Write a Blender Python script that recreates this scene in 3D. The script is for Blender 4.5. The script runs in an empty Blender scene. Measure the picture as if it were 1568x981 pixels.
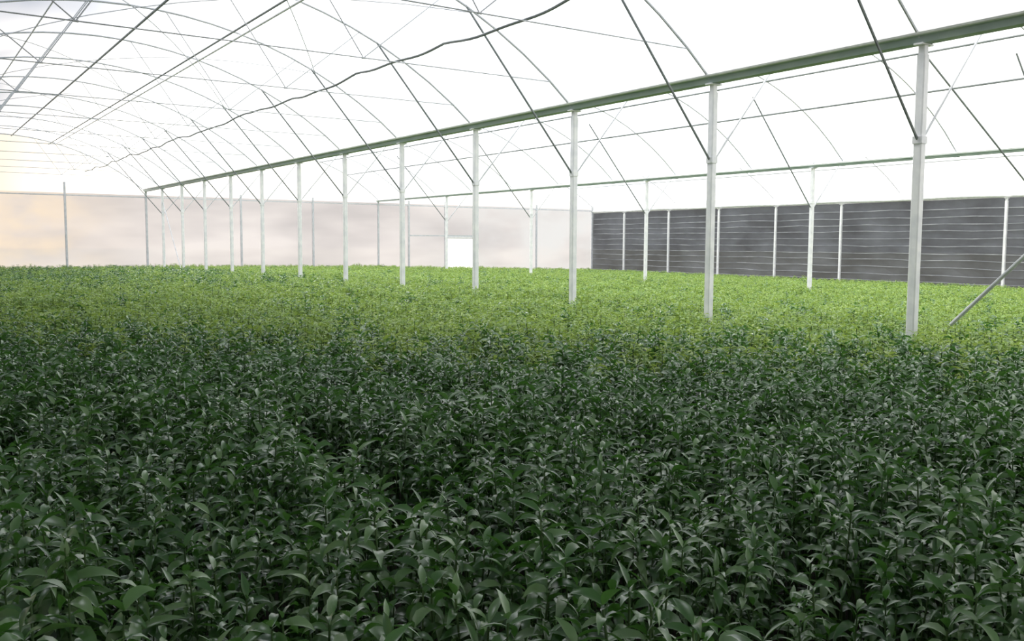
import bpy, math, random
import numpy as np
from mathutils import Matrix, Vector, noise as mnoise
random.seed(7); rng=np.random.default_rng(7)
S=bpy.context.scene
S.view_settings.view_transform='Standard'
S.view_settings.look='None'
COL=S.collection

# ---------------------------------------------------------------- layout (metres)
XL,XA,XB,XC=-1.9,9.64,21.2,35.6
Y0,DY,NF=6.07,3.16,12
YE=Y0+DY*NF
YN=-4.0
H=4.0
HB=3.88
EYE=1.76
def ground(x): return -0.024*max(0.0,x-XA)
BAYS=[(XL,XA,2.2),(XA,XB,2.2),(XB,XC,2.3)]
def roof_z(x,b):
    x0,x1,r=b; w=(x1-x0)/2; c=(x0+x1)/2
    R=(w*w+r*r)/(2*r)
    return H+math.sqrt(max(0,R*R-(x-c)**2))-(R-r)
def roof_any(x):
    for b in BAYS:
        if b[0]<=x<=b[1]+1e-6: return roof_z(x,b)
    return H

# ---------------------------------------------------------------- materials
def mat(name):
    m=bpy.data.materials.new(name); m.use_nodes=True
    nt=m.node_tree; nt.nodes.clear()
    out=nt.nodes.new('ShaderNodeOutputMaterial')
    return m,nt,out
def noise_col(nt,c1,c2,scale,vec_scale=(1,1,1),detail=3,lo=.35,hi=.65,rot=(0,0,0)):
    g=nt.nodes.new('ShaderNodeNewGeometry')
    mp=nt.nodes.new('ShaderNodeMapping'); mp.inputs['Scale'].default_value=vec_scale
    mp.inputs['Rotation'].default_value=rot
    nt.links.new(g.outputs['Position'],mp.inputs['Vector'])
    n=nt.nodes.new('ShaderNodeTexNoise'); n.inputs['Scale'].default_value=scale; n.inputs['Detail'].default_value=detail
    nt.links.new(mp.outputs[0],n.inputs['Vector'])
    r=nt.nodes.new('ShaderNodeValToRGB')
    r.color_ramp.elements[0].position=lo; r.color_ramp.elements[1].position=hi
    r.color_ramp.elements[0].color=(*c1,1); r.color_ramp.elements[1].color=(*c2,1)
    nt.links.new(n.outputs['Fac'],r.inputs['Fac'])
    return r.outputs['Color']
def solid(name,c1,c2,rough=.5,metal=0,scale=6,vs=(1,1,1)):
    m,nt,out=mat(name)
    p=nt.nodes.new('ShaderNodeBsdfPrincipled')
    p.inputs['Roughness'].default_value=rough; p.inputs['Metallic'].default_value=metal
    nt.links.new(noise_col(nt,c1,c2,scale,vs),p.inputs['Base Color'])
    nt.links.new(p.outputs[0],out.inputs[0]); return m
def xfac(nt,x_full,x_none):
    g=nt.nodes.new('ShaderNodeNewGeometry'); sp=nt.nodes.new('ShaderNodeSeparateXYZ')
    nt.links.new(g.outputs['Position'],sp.inputs[0])
    mr=nt.nodes.new('ShaderNodeMapRange'); mr.interpolation_type='SMOOTHSTEP'
    a,b=x_full,x_none; t0,t1=1,0
    if a>b: a,b=b,a; t0,t1=0,1
    mr.inputs['From Min'].default_value=a; mr.inputs['From Max'].default_value=b
    mr.inputs['To Min'].default_value=t0; mr.inputs['To Max'].default_value=t1
    nt.links.new(sp.outputs['X'],mr.inputs['Value'])
    return mr.outputs[0]
def film(name,tint1,tint2,trans,scale,vs,lo=.35,hi=.65,rot=(0,0,0),zones=()):
    """plastic film; zones: (colour, x_full, x_none, noise scale, noise min): tint blended in along x"""
    m,nt,out=mat(name)
    t=nt.nodes.new('ShaderNodeBsdfTransparent')
    tl=nt.nodes.new('ShaderNodeBsdfTranslucent')
    c=noise_col(nt,tint1,tint2,scale,vs,3,lo,hi,rot)
    for col,xf,xn,un,mn in zones:
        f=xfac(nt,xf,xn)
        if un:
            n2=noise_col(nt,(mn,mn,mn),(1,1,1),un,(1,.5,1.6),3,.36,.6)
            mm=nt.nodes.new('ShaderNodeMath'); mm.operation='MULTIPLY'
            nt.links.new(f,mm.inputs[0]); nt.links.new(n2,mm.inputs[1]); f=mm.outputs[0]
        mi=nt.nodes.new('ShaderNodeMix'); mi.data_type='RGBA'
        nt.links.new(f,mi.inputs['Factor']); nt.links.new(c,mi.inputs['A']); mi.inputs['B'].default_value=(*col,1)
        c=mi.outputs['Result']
    nt.links.new(c,t.inputs[0]); nt.links.new(c,tl.inputs[0])
    mx=nt.nodes.new('ShaderNodeMixShader'); mx.inputs[0].default_value=trans
    nt.links.new(tl.outputs[0],mx.inputs[1]); nt.links.new(t.outputs[0],mx.inputs[2])
    nt.links.new(mx.outputs[0],out.inputs[0]); return m

M_post=solid('galvanised_post_paint',(.76,.77,.80),(.90,.90,.91),.45)
M_frame=solid('galvanised_pipe',(.50,.52,.55),(.62,.63,.66),.4)
M_light=solid('bright_pipe',(.72,.73,.76),(.85,.85,.88),.4)
M_dark=solid('dark_pipe',(.18,.20,.21),(.27,.29,.30),.5)
M_gut=solid('gutter_green_grey',(.34,.42,.40),(.42,.49,.47),.5,0,2)
M_soil=solid('soil',(.02,.016,.012),(.05,.04,.028),.95,0,4)
M_out=solid('outside_ground',(.5,.48,.42),(.62,.6,.54),.9,0,.5)
M_roof=film('roof_film_mat',(.82,.85,.92),(1,1,1),.42,.10,(1,.4,1),.38,.6,zones=[((.175,.20,.255),1.5,7.5,.25,.72)])  # zone turns the film bluish and darker towards the left
M_gable=film('gable_film_mat',(.75,.74,.73),(.9,.9,.9),.3,.5,(.5,1,1.2),zones=[((.43,.41,.38),3.0,8.8,0,0)])  # cream zone paints the warm glow at the left into the film
M_wall=film('end_wall_film_mat',(.30,.288,.30),(.41,.39,.40),.14,.45,(.35,1,1.3),.35,.65,(0,.5,0),
            zones=[((.40,.35,.30),4.0,9.5,.5,.2),((.385,.39,.41),34,20,.35,.2)])  # first zone: same warm left glow put into the wall colour
M_rollfilm=solid('rolled_white_film',(.8,.8,.82),(.95,.95,.95),.5)
M_netw=solid('net_wire',(.20,.21,.24),(.40,.41,.44),.6,0,1.5)

def net_mat():
    m,nt,out=mat('shade_net_dark')
    p=nt.nodes.new('ShaderNodeBsdfPrincipled'); p.inputs['Roughness'].default_value=.9
    p.inputs['Specular IOR Level'].default_value=.15
    c=noise_col(nt,(.026,.031,.038),(.115,.125,.145),.7,(1,.6,.9),8,.36,.72)
    nt.links.new(c,p.inputs['Base Color'])
    t=nt.nodes.new('ShaderNodeBsdfTransparent')
    mx=nt.nodes.new('ShaderNodeMixShader'); mx.inputs[0].default_value=.06
    nt.links.new(p.outputs[0],mx.inputs[1]); nt.links.new(t.outputs[0],mx.inputs[2])
    nt.links.new(mx.outputs[0],out.inputs[0]); return m
M_net=net_mat()

def leaf_mat(name,c1,cm,c2,tr,trcol,rough=.38,spec=.5):
    m,nt,out=mat(name)
    p=nt.nodes.new('ShaderNodeBsdfPrincipled'); p.inputs['Roughness'].default_value=rough
    p.inputs['Specular IOR Level'].default_value=spec
    oi=nt.nodes.new('ShaderNodeObjectInfo')
    g=nt.nodes.new('ShaderNodeNewGeometry')
    r=nt.nodes.new('ShaderNodeValToRGB')
    r.color_ramp.elements[0].color=(*c1,1); r.color_ramp.elements[1].color=(*c2,1)
    e=r.color_ramp.elements.new(.62); e.color=(*cm,1)
    ad=nt.nodes.new('ShaderNodeMath'); ad.operation='ADD'
    mu=nt.nodes.new('ShaderNodeMath'); mu.operation='MULTIPLY'; mu.inputs[1].default_value=.3
    mu2=nt.nodes.new('ShaderNodeMath'); mu2.operation='MULTIPLY'; mu2.inputs[1].default_value=.7
    nt.links.new(oi.outputs['Random'],mu.inputs[0]); nt.links.new(g.outputs['Random Per Island'],mu2.inputs[0])
    nt.links.new(mu.outputs[0],ad.inputs[0]); nt.links.new(mu2.outputs[0],ad.inputs[1])
    nt.links.new(ad.outputs[0],r.inputs[0]); nt.links.new(r.outputs[0],p.inputs['Base Color'])
    t=nt.nodes.new('ShaderNodeBsdfTranslucent'); t.inputs[0].default_value=(*trcol,1)
    mx=nt.nodes.new('ShaderNodeMixShader'); mx.inputs[0].default_value=tr
    nt.links.new(p.outputs[0],mx.inputs[1]); nt.links.new(t.outputs[0],mx.inputs[2])
    nt.links.new(mx.outputs[0],out.inputs[0]); return m
M_leafd=leaf_mat('leaf_dark',(.016,.066,.010),(.058,.150,.034),(.24,.36,.17),.15,(.12,.36,.04),.30,.80)
M_leaf_sunlit=leaf_mat('leaf_sunlit',(.08,.19,.035),(.23,.36,.08),(.44,.55,.16),.27,(.46,.62,.12),.42)  # lit copy of the leaf: sunshine past the shade edge put into colour
M_stem=solid('green_stem',(.04,.09,.025),(.07,.13,.035),.6)

# ---------------------------------------------------------------- mesh helpers
class MB:
    def __init__(s): s.v=[]; s.f=[]; s.m=[]
    def tube(s,p0,p1,r,n=6,mi=0,cap=True):
        p0=Vector(p0); p1=Vector(p1); d=(p1-p0)
        if d.length<1e-6: return
        d.normalize(); a=d.orthogonal().normalized(); b=d.cross(a)
        k=len(s.v)
        for p in (p0,p1):
            for i in range(n):
                t=2*math.pi*i/n; s.v.append(tuple(p+a*r*math.cos(t)+b*r*math.sin(t)))
        for i in range(n):
            j=(i+1)%n; s.f.append((k+i,k+j,k+n+j,k+n+i)); s.m.append(mi)
        if cap:
            s.f.append(tuple(k+i for i in reversed(range(n)))); s.m.append(mi)
            s.f.append(tuple(k+n+i for i in range(n))); s.m.append(mi)
    def poly(s,pts,r,n=6,mi=0):
        for a,b in zip(pts[:-1],pts[1:]): s.tube(a,b,r,n,mi)
    def box(s,x0,x1,y0,y1,z0,z1,mi=0,bev=0.0):
        k=len(s.v)
        if bev<=0:
            s.v+=[(x,y,z) for z in (z0,z1) for x,y in((x0,y0),(x1,y0),(x1,y1),(x0,y1))]
            q=4
        else:
            ring=[(x0+bev,y0),(x1-bev,y0),(x1,y0+bev),(x1,y1-bev),(x1-bev,y1),(x0+bev,y1),(x0,y1-bev),(x0,y0+bev)]
            s.v+=[(x,y,z) for z in (z0,z1) for x,y in ring]; q=8
        for i in range(q):
            j=(i+1)%q; s.f.append((k+i,k+j,k+q+j,k+q+i)); s.m.append(mi)
        s.f.append(tuple(k+i for i in reversed(range(q)))); s.m.append(mi)
        s.f.append(tuple(k+q+i for i in range(q))); s.m.append(mi)
    def quad(s,a,b,c,d,mi=0):
        k=len(s.v); s.v+=[a,b,c,d]; s.f.append((k,k+1,k+2,k+3)); s.m.append(mi)
    def obj(s,name,mats,smooth=False,link=True,parent=None,loc=None):
        me=bpy.data.meshes.new(name)
        v=s.v
        if loc is not None:
            v=[(a[0]-loc[0],a[1]-loc[1],a[2]-loc[2]) for a in s.v]
        me.from_pydata(v,[],s.f); 
        for m in mats: me.materials.append(m)
        me.polygons.foreach_set('material_index',s.m)
        if smooth: me.polygons.foreach_set('use_smooth',[True]*len(s.f))
        me.update()
        o=bpy.data.objects.new(name,me)
        if loc is not None: o.location=loc
        if link: COL.objects.link(o)
        if parent: o.parent=parent
        return o

# ---------------------------------------------------------------- floor
mb=MB()
xs=[-14,XL,XA,XB,XC+.2]
for a,b in zip(xs[:-1],xs[1:]):
    mb.quad((a,-8,ground(a)),(b,-8,ground(b)),(b,YE+.1,ground(b)),(a,YE+.1,ground(a)))
mb.obj('floor',[M_soil])
mb=MB(); mb.quad((-300,YE-300,-.75),(300,YE-300,-.75),(300,YE+300,-.75),(-300,YE+300,-.75)); mb.obj('outside_ground',[M_out])

# ---------------------------------------------------------------- roof film
mb=MB()
for b in BAYS:
    n=20; X=[b[0]+(b[1]-b[0])*i/n for i in range(n+1)]
    ys=[YN+(YE-YN)*j/16 for j in range(17)]
    for j in range(16):
        for i in range(n):
            mb.quad((X[i],ys[j],roof_z(X[i],b)+.06),(X[i+1],ys[j],roof_z(X[i+1],b)+.06),
                    (X[i+1],ys[j+1],roof_z(X[i+1],b)+.06),(X[i],ys[j+1],roof_z(X[i],b)+.06))
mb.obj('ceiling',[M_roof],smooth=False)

# ---------------------------------------------------------------- end wall with door opening
DX0,DX1,DZ=25.25,27.15,2.12
mb=MB()
edges=sorted(set([round(XL+i*.5,3) for i in range(int((XC-XL)/.5)+1)]+[XC,XA,XB,DX0,DX1]))
for a,b in zip(edges[:-1],edges[1:]):
    mid=(a+b)/2
    lo=DZ if DX0<mid<DX1 else None
    za=ground(a) if lo is None else lo; zb=ground(b) if lo is None else lo
    mb.quad((a,YE,za),(b,YE,zb),(b,YE,H-.15),(a,YE,H-.15))
mb.obj('wall_back',[M_wall])
mb=MB()
for a,b in zip(edges[:-1],edges[1:]):
    mid=(a+b)/2
    ba=[q for q in BAYS if q[0]<=mid<=q[1]][0]
    mb.quad((a,YE,H-.15),(b,YE,H-.15),(b,YE,roof_z(b,ba)+.05),(a,YE,roof_z(a,ba)+.05))
mb.obj('wall_gable',[M_gable])
# frame of the end wall
mb=MB()
for x in (6.3,XA,13.96,17.6,XB,23.0,DX0,DX1,31.4,XC):
    w=.045
    mb.box(x-w,x+w,YE-.16,YE-.06,ground(x),min(roof_any(x),H if x!=6.3 else 4.3),0,.01)
mb.box(XL,XC,YE-.12,YE-.06,3.72,3.77)
mb.box(23.0,DX0,YE-.12,YE-.06,2.12,2.18)
mb.box(DX0,DX1,YE-.13,YE-.06,DZ-.03,DZ+.07)
for b in BAYS:
    n=20; P=[(b[0]+(b[1]-b[0])*i/n,YE-.08,roof_z(b[0]+(b[1]-b[0])*i/n,b)) for i in range(n+1)]
    mb.poly(P,.025)
mb.obj('trim_1',[M_frame])
M_door=film('door_clear_film',(.97,.97,.97),(1,1,1),.25,2,(1,1,1))
mb=MB()
g=ground(26)
for x in (DX0+.06,DX1-.06): mb.box(x-.03,x+.03,YE-.03,YE+.03,g,DZ-.05,0,.005)
mb.box(DX0+.05,DX1-.05,YE-.03,YE+.03,DZ-.11,DZ-.05); mb.box(DX0+.05,DX1-.05,YE-.03,YE+.03,g,g+.06)
mb.quad((DX0+.05,YE,g+.06),(DX1-.05,YE,g+.06),(DX1-.05,YE,DZ-.11),(DX0+.05,YE,DZ-.11),1)
mb.obj('door_1',[M_post,M_door])

mb=MB(); mb.quad((XL-.15,YN,0),(XL-.15,YE,0),(XL-.15,YE,H),(XL-.15,YN,H)); mb.obj('wall_left',[M_gable])

# ---------------------------------------------------------------- right wall
mb=MB(); gz=ground(XC)
ny=60
for i in range(ny):
    y0=YN+(YE-YN)*i/ny; y1=YN+(YE-YN)*(i+1)/ny
    zs=[gz+(3.62-gz)*k/12 for k in range(13)]
    for k in range(12):
        f=lambda y,z,k:XC+.12+.05*math.sin(y*1.7+k)*math.sin(k*1.9)
        mb.quad((f(y0,0,k),y0,zs[k]),(f(y1,0,k),y1,zs[k]),(f(y1,0,k+1),y1,zs[k+1]),(f(y0,0,k+1),y0,zs[k+1]))
mb.obj('wall_right',[M_net])
mb=MB()
r2=random.Random(3)
for k in range(13):
    z=gz+.25+k*(3.6-gz-.3)/13+r2.uniform(-.03,.03)
    pts=[]; y=YN
    while y<YE:
        pts.append((XC+.04,y,z+.02*math.sin(y*1.7+k)+r2.uniform(-.012,.012))); y+=1.2
    pts.append((XC+.04,YE,z)); mb.poly(pts,.020,4)
mb.obj('net_support_wires',[M_netw])
mb=MB()
pts=[(XC+.02,YN+i*(YE-YN)/40,3.70+.02*math.sin(i*1.3)) for i in range(41)]
mb.poly(pts,.06,8); 
mb.quad((XC+.1,YN,3.62),(XC+.1,YE,3.62),(XC+.1,YE,H),(XC+.1,YN,H))
mb.obj('rolled_side_curtain',[M_rollfilm])

# ---------------------------------------------------------------- posts
def post(x,y,top,w=.05,brk=True):
    mb=MB(); g=ground(x)
    mb.box(x-w,x+w,y-w,y+w,g,top-.12,0,.012)
    mb.box(x-w*.8,x+w*.8,y-w*.8,y+w*.8,top-.14,top,0,.008)
    mb.box(x-w*2,x+w*2,y-w*2,y+w*2,g,g+.02,0,.01)
    mb.box(x-.11,x+.11,y-w*1.1,y+w*1.1,top-.02,top,0)
    if brk:
        mb.box(x-w*1.2,x+w*1.2,y-w*1.2,y+w*1.2,2.90,2.98,0,.01)
    return mb.obj('support_post',[M_post],loc=(x,y,g))
for n in range(-3,NF): 
    post(XA,Y0+DY*n,H)
    post(XL,Y0+DY*n,H)
YB=[16.5+6.74*k for k in range(-3,4)]
for y in YB: post(XB,y,HB)
for k in range(-3,12):
    y=35.6*(.523+.1037*k)
    if YN<y<YE-1: post(XC-.12,y,3.6,.05,False)

# ---------------------------------------------------------------- gutters
def gutter(x,w=.13,h=.13,dark=M_gut,H=H,lip=.022):
    mb=MB()
    prof=[(-w-.03,h),(-w,h-.01),(-w*.75,0),(w*.75,0),(w,h-.01),(w+.03,h),(w+.03,h+.012),(w-.01,h+.012),(w*.7,.015),(-w*.7,.015),(-w+.01,h+.012),(-w-.03,h+.012)]
    n=len(prof)
    for y in (YN,YE-.02): mb.v+=[(x+a,y,H+b) for a,b in prof]
    for i in range(n):
        j=(i+1)%n; mb.f.append((i,j,n+j,n+i)); mb.m.append(0)
    for s_ in (-1,1):
        mb.tube((x+s_*(w+.03),YN,H+h+.03),(x+s_*(w+.03),YE-.02,H+h+.03),lip,8,1)
    for m in range(-3,NF):
        y=Y0+DY*m
        mb.box(x-w*.8,x+w*.8,y-.06,y+.06,H-.008,H+.001,0)
    mb.obj('roof_gutter',[dark,M_rollfilm])
gutter(XA,.095,.075,lip=.03)
gutter(XB,.07,.05,M_gut,HB,.015); gutter(XL,.09,.07)

# ---------------------------------------------------------------- trusses
def arch_pts(b,y,n=22): return [(b[0]+(b[1]-b[0])*i/n,y,roof_z(b[0]+(b[1]-b[0])*i/n,b)) for i in range(n+1)]
def strut(mb,x,y,s,b,r=.02,mi=0,z0=2.95,sl=1.15,off=.05):
    t=0
    while t<5 and z0+sl*t<roof_z(x+s*t,b): t+=.02
    mb.tube((x+s*off,y,z0),(x+s*t,y,z0+sl*t),r,6,mi)
def truss(b,y,left=True,right=True,ra=.018,tie=True,mats=None):
    mb=MB()
    mb.poly(arch_pts(b,y),ra,6,0)
    x0,x1,_=b; c=(x0+x1)/2
    if left: strut(mb,x0,y,1,b,.014,0 if x0!=XA else 2)
    if right: strut(mb,x1,y,-1,b,.017,1)
    if tie:
        zt=4.42
        t=0
        while roof_z(x0+t,b)<zt: t+=.01
        mb.tube((x0+t,y,zt),(x1-t,y,zt),.009,5,0)
        for s in (-1,1):
            xa=c+s*1.9
            mb.tube((xa,y,zt),(c+s*.7,y,roof_z(c+s*.7,b)),.009,5,0)
            mb.tube((xa,y,zt),(c+s*3.3,y,roof_z(c+s*3.3,b)),.009,5,0)
            mb.tube((xa-.03,y,zt),(xa+.03,y,zt),.014,6,0)
    mb.obj('roof_truss',mats or [M_frame,M_dark,M_light])
for n in range(-3,NF):
    y=Y0+DY*n
    truss(BAYS[0],y)
    truss(BAYS[1],y,True,False,.016,False,[M_frame,M_frame,M_frame])
for y in YB:
    for s_,b_ in ((-1,BAYS[1]),(1,BAYS[2])):
        mb=MB(); strut(mb,XB,y,s_,b_,.019,0,2.8,1.1,.068)
        mb.obj('knee_brace',[M_dark if s_<0 else M_frame])
# long wind brace in the middle bay
mb=MB(); mb.tube((15.3,9.70,5.25),(21.13,9.70,1.95),.02,6); mb.obj('diagonal_brace',[M_dark])
# criss-cross bracing wires under the left-hand roof, frame to frame
mb=MB(); b=BAYS[0]
for n in range(2,NF-1,2):
    ya,yb=Y0+DY*n,Y0+DY*(n+2)
    for xa,xb in ((0.2,4.0),(4.0,0.2),(4.0,7.6),(7.6,4.0)):
        q=[(xa+(xb-xa)*i/6,ya+(yb-ya)*i/6,roof_z(xa+(xb-xa)*i/6,b)-.04) for i in range(7)]
        if yb<YE: mb.poly(q,.009,4)
mb.obj('roof_bracing_wires',[M_frame])
y=16.5-6.74*2
while y<YE-1:
    truss(BAYS[2],y,False,False,.018,False,[M_frame,M_frame,M_frame]); y+=6.74

# ---------------------------------------------------------------- purlins
def purlin(x,z,r,m,name='purlin_pipe'):
    mb=MB(); mb.tube((x,YN,z),(x,YE-.1,z),r,8); mb.obj(name,[m])
for x,r,m in ((4.35,.024,M_dark),(6.0,.022,M_light),(2.6,.014,M_frame),(1.2,.014,M_frame),(-.2,.014,M_frame)):
    purlin(x,roof_z(x,BAYS[0])-.05,r,m)
purlin(5.75,roof_z(5.75,BAYS[0])-.12,.02,M_dark)
for x in (15.4,18.0,19.4): purlin(x,roof_z(x,BAYS[1])-.05,.024,M_dark)
for x in (25,28.4,31.5,33.8): purlin(x,roof_z(x,BAYS[2])-.05,.026,M_frame)
mb=MB(); pts=[]; y=YN
while y<YE-.2:
    ph=((y-Y0)/DY)%1
    pts.append((7.1+.02*math.sin(y*2.1),y,4.79-.06*4*ph*(1-ph)+.025*math.sin(y*.9+1)+.012*math.sin(y*3.7))); y+=.2
mb.poly(pts,.02,6); mb.obj('overhead_cable',[M_dark])

mb=MB()
mb.tube((XA+.16,Y0-DY,3.7),(XA+.5,Y0+.12,.55),.022,8)
mb.tube((XA+.5,Y0+.12,.55),(XA+.52,Y0+.2,0),.022,8)
mb.obj('diagonal_brace',[M_frame])
mb=MB(); mb.tube((XA,Y0+DY*11-.07,3.4),(XA,Y0+DY*10+.07,.3),.02,6); mb.obj('diagonal_brace',[M_frame])

# added unseen porous sheets (two layers) above the roof to shade the near crop
def blocker_mat():
    m,nt,out=mat('sun_blocker_mat')
    p=nt.nodes.new('ShaderNodeBsdfDiffuse')
    nt.links.new(noise_col(nt,(.2,.21,.205),(.3,.31,.3),2),p.inputs[0])
    t=nt.nodes.new('ShaderNodeBsdfTransparent')
    mx=nt.nodes.new('ShaderNodeMixShader'); mx.inputs[0].default_value=.52
    nt.links.new(p.outputs[0],mx.inputs[1]); nt.links.new(t.outputs[0],mx.inputs[2])
    nt.links.new(mx.outputs[0],out.inputs[0]); return m
M_blocker=blocker_mat()
def edge(x): return 15.6+(x-.85)*(8.1-15.6)/(6.75-.85)
for zc,sh in ((6.5,0.0),(6.6,-2.8)):
    mb=MB()
    xs=[-16+i*2 for i in range(17)]
    for a,b in zip(xs[:-1],xs[1:]):
        ya=max(-12,min(22,edge(a)+sh)); yb=max(-12,min(22,edge(b)+sh))
        mb.quad((a,-12,zc),(b,-12,zc),(b,yb,zc),(a,ya,zc))
    mb.obj('added_sun_blocker',[M_blocker])

# ---------------------------------------------------------------- crop
def leaf(mb,base,az,el,L,W,droop,mi,roll=0):
    n=5
    ca,sa=math.cos(az),math.sin(az)
    side=Vector((-sa,ca,0))
    p=Vector(base); ang=el; k=len(mb.v)
    prof=[.12,.76,1.0,.80,.42,.03]
    for i in range(n+1):
        t=i/n
        up=Vector((-math.sin(ang)*ca,-math.sin(ang)*sa,math.cos(ang)))
        sd=(side*math.cos(roll)+up*math.sin(roll))
        w=W*.5*prof[i]
        e=.40*w
        mb.v+= [tuple(p-sd*w+up*e),tuple(p),tuple(p+sd*w+up*e)]
        p=p+Vector((math.cos(ang)*ca,math.cos(ang)*sa,math.sin(ang)))*(L/n)
        ang-=droop/n
    for i in range(n):
        a=k+i*3
        mb.f.append((a,a+1,a+4,a+3)); mb.m.append(mi)
        mb.f.append((a+1,a+2,a+5,a+4)); mb.m.append(mi)
def clump(name,seed,mleaf,nst,hh,Lm,loc):
    r=random.Random(seed); mb=MB()
    for s in range(nst):
        a=r.uniform(0,6.28); d=r.uniform(.02,.12)
        x,y=d*math.cos(a),d*math.sin(a)
        h=hh*r.uniform(.78,1.0)
        lean=(r.uniform(-.07,.07),r.uniform(-.07,.07))
        P=lambda z:(x+lean[0]*z/h,y+lean[1]*z/h,z)
        mb.tube(P(0),P(h*.55),.005,4,1,False); mb.tube(P(h*.55),P(h-.01),.003,4,1,False)
        z=h; az=r.uniform(0,6.28); k=0
        while z>h-.30:
            f=min(1,(k+1.3)/3.0)
            L=Lm*(.62+.38*f)*r.uniform(.75,1.2)
            el=math.radians(58-42*f+r.uniform(-16,16))
            for q in (0,math.pi):
                leaf(mb,P(z),az+q+r.uniform(-.5,.5),el+r.uniform(-.3,.3),L*r.uniform(.85,1.1),L*r.uniform(.23,.32),r.uniform(.6,2.1)*(.55+.55*f),0,r.uniform(-.8,.8))
            az+=math.pi/2+r.uniform(-.5,.5); z-=r.uniform(.018,.034)*(1+.12*k); k+=1
    o=mb.obj(name,[mleaf,M_stem],smooth=True,link=False); o.location=loc
    return o
PC=bpy.data.collections.new('crop_plant_variants')
NV=6
for i in range(NV): PC.objects.link(clump('crop_dark_%d'%i,10+i,M_leafd,4,.85,.108,(1+i*.8,-2,0)))
for i in range(NV): PC.objects.link(clump('crop_sunlit_%d'%i,30+i,M_leaf_sunlit,4,.85,.10,(1+i*.8,-3,0)))

pts=[];rot=[];scl=[];idx=[]
sp=.20
yaw=math.radians(34.1); fx,fy=math.sin(yaw),math.cos(yaw)
nx=int((XC-.9+4)/sp); nyy=int((YE-.5+3)/sp)
for i in range(nx):
    for j in range(nyy):
        x=-4+i*sp+random.uniform(-.09,.09); y=-3+j*sp+random.uniform(-.09,.09)
        if XL-.3<x<XL+.3: continue
        D=fx*x+fy*y; Lt=fy*x-fx*y
        if D<.9 or abs(Lt)>D*.72+1.6: continue
        if abs(x-XA)<.12 and abs(((y-Y0)/DY+.5)%1-.5)*DY<.12: continue
        nz=mnoise.noise(Vector((x*.55,y*.45,0)))
        n2=mnoise.noise(Vector((x*1.6,y*1.3,5)))
        gx=abs(x-1.87-.07*math.sin(y*1.3))
        s=1.0+.06*nz+.12*n2+random.uniform(-.11,.05)
        if gx<.17 and y<5.5:
            if random.random()<.88: continue
            s*=.72
        bg=abs(((x-1.87)/1.3+.5)%1-.5)*1.3
        if bg<.09: s*=.90
        if y>26: s*=1-.17*min(1,(y-26)/16)*max(0,min(1,(20-x)/10))
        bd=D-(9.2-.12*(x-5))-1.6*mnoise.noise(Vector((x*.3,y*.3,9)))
        p_sunlit=min(.92,max(0,.5+bd*.2))  # share of plants painted in the sunlit tone, rising past the shade edge
        p_sunlit*=1-.35*max(0,-n2-.1)
        if x<10 and y>18: p_sunlit*=max(.45,1-(y-18)/18)
        sunlit=random.random()<p_sunlit
        pts.append((x,y,ground(x))); rot.append((random.uniform(-.08,.08),random.uniform(-.08,.08),random.uniform(0,6.28)))
        scl.append(s); idx.append(random.randrange(NV)+(NV if sunlit else 0))
print('instances',len(pts))
me=bpy.data.meshes.new('leafy_crop_bed'); me.from_pydata(pts,[],[])
a=me.attributes.new('rot','FLOAT_VECTOR','POINT'); a.data.foreach_set('vector',np.array(rot,dtype=np.float32).ravel())
a=me.attributes.new('scl','FLOAT','POINT'); a.data.foreach_set('value',np.array(scl,dtype=np.float32))
a=me.attributes.new('idx','INT','POINT'); a.data.foreach_set('value',np.array(idx,dtype=np.int32))
crop=bpy.data.objects.new('leafy_crop_bed',me); COL.objects.link(crop)
ng=bpy.data.node_groups.new('crop_scatter','GeometryNodeTree')
ng.interface.new_socket('Geometry',in_out='INPUT',socket_type='NodeSocketGeometry')
ng.interface.new_socket('Geometry',in_out='OUTPUT',socket_type='NodeSocketGeometry')
N=ng.nodes; Lk=ng.links
gi=N.new('NodeGroupInput'); go=N.new('NodeGroupOutput')
iop=N.new('GeometryNodeInstanceOnPoints'); ci=N.new('GeometryNodeCollectionInfo')
ci.inputs['Collection'].default_value=PC; ci.inputs['Separate Children'].default_value=True; ci.inputs['Reset Children'].default_value=True
def attr(nm,t):
    q=N.new('GeometryNodeInputNamedAttribute'); q.data_type=t; q.inputs['Name'].default_value=nm
    return q.outputs['Attribute']
er=N.new('FunctionNodeEulerToRotation')
Lk.new(attr('rot','FLOAT_VECTOR'),er.inputs[0])
Lk.new(gi.outputs[0],iop.inputs['Points']); Lk.new(ci.outputs[0],iop.inputs['Instance'])
iop.inputs['Pick Instance'].default_value=True
Lk.new(attr('idx','INT'),iop.inputs['Instance Index']); Lk.new(er.outputs[0],iop.inputs['Rotation'])
Lk.new(attr('scl','FLOAT'),iop.inputs['Scale']); Lk.new(iop.outputs[0],go.inputs[0])
md=crop.modifiers.new('scatter','NODES'); md.node_group=ng

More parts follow.
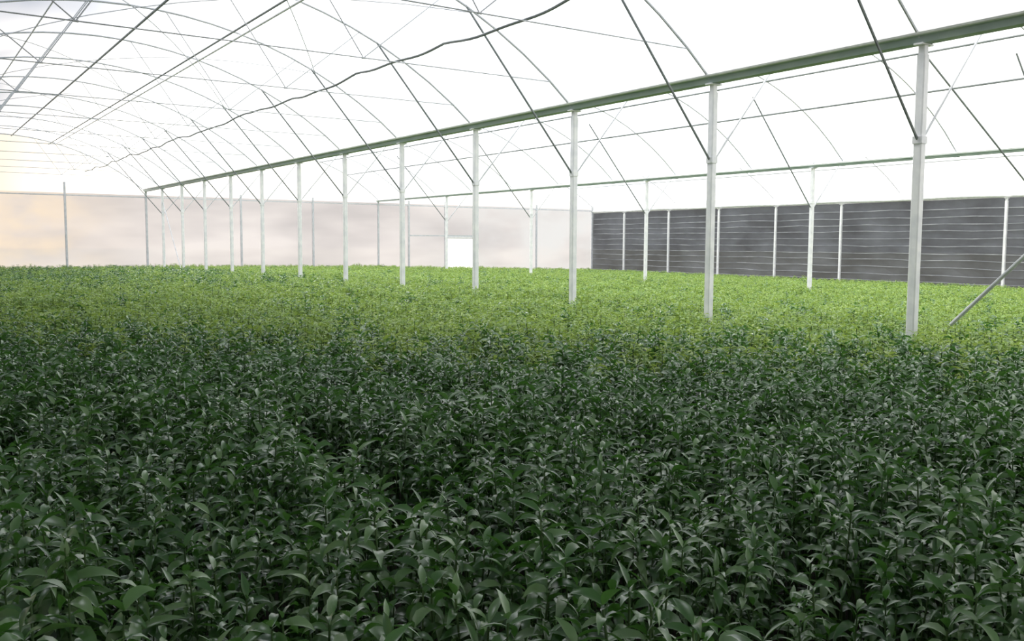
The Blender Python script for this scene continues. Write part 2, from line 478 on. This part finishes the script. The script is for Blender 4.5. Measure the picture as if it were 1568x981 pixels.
# ---------------------------------------------------------------- light
W=bpy.data.worlds.new('World'); S.world=W; W.use_nodes=True
nt=W.node_tree; nt.nodes.clear()
o=nt.nodes.new('ShaderNodeOutputWorld'); bg=nt.nodes.new('ShaderNodeBackground')
tc=nt.nodes.new('ShaderNodeTexCoord')
sx=nt.nodes.new('ShaderNodeSeparateXYZ'); nt.links.new(tc.outputs['Generated'],sx.inputs[0])
r=nt.nodes.new('ShaderNodeValToRGB'); cr=r.color_ramp
cr.elements[0].position=0; cr.elements[0].color=(1,.98,.97,1)
cr.elements[1].position=1; cr.elements[1].color=(.92,.96,1,1)
nt.links.new(sx.outputs['Z'],r.inputs[0])
vm=nt.nodes.new('ShaderNodeVectorMath'); vm.operation='DOT_PRODUCT'
d=Vector((-.02,1,.03)).normalized(); vm.inputs[1].default_value=d
nt.links.new(tc.outputs['Generated'],vm.inputs[0])
mr=nt.nodes.new('ShaderNodeMapRange'); mr.interpolation_type='SMOOTHSTEP'
mr.inputs['From Min'].default_value=.95; mr.inputs['From Max'].default_value=1
nt.links.new(vm.outputs['Value'],mr.inputs['Value'])
mx=nt.nodes.new('ShaderNodeMix'); mx.data_type='RGBA'
nt.links.new(mr.outputs[0],mx.inputs['Factor']); nt.links.new(r.outputs[0],mx.inputs['A']); mx.inputs['B'].default_value=(2.0,1.6,1.2,1)
nt.links.new(mx.outputs['Result'],bg.inputs[0]); bg.inputs[1].default_value=1.5
nt.links.new(bg.outputs[0],o.inputs[0])
sd=bpy.data.lights.new('sun','SUN'); sd.energy=5.4; sd.angle=math.radians(12); sd.color=(1,.97,.88)
so=bpy.data.objects.new('sun',sd); COL.objects.link(so)
el=math.radians(55); az=Vector((-.42,.9,0)).normalized()
dirv=Vector((az.x*math.cos(el),az.y*math.cos(el),math.sin(el)))
so.rotation_euler=dirv.to_track_quat('Z','Y').to_euler(); so.location=(0,20,30)

# ---------------------------------------------------------------- camera
cd=bpy.data.cameras.new('camera'); cd.lens=36*1400/1568; cd.sensor_width=36; cd.clip_end=1000
co=bpy.data.objects.new('camera',cd); COL.objects.link(co)
R=Matrix.Rotation(-yaw,4,'Z')@Matrix.Rotation(math.radians(90-4.82),4,'X')@Matrix.Rotation(math.radians(.3),4,'Z')
co.matrix_world=Matrix.Translation((0,0,EYE))@R
S.camera=co
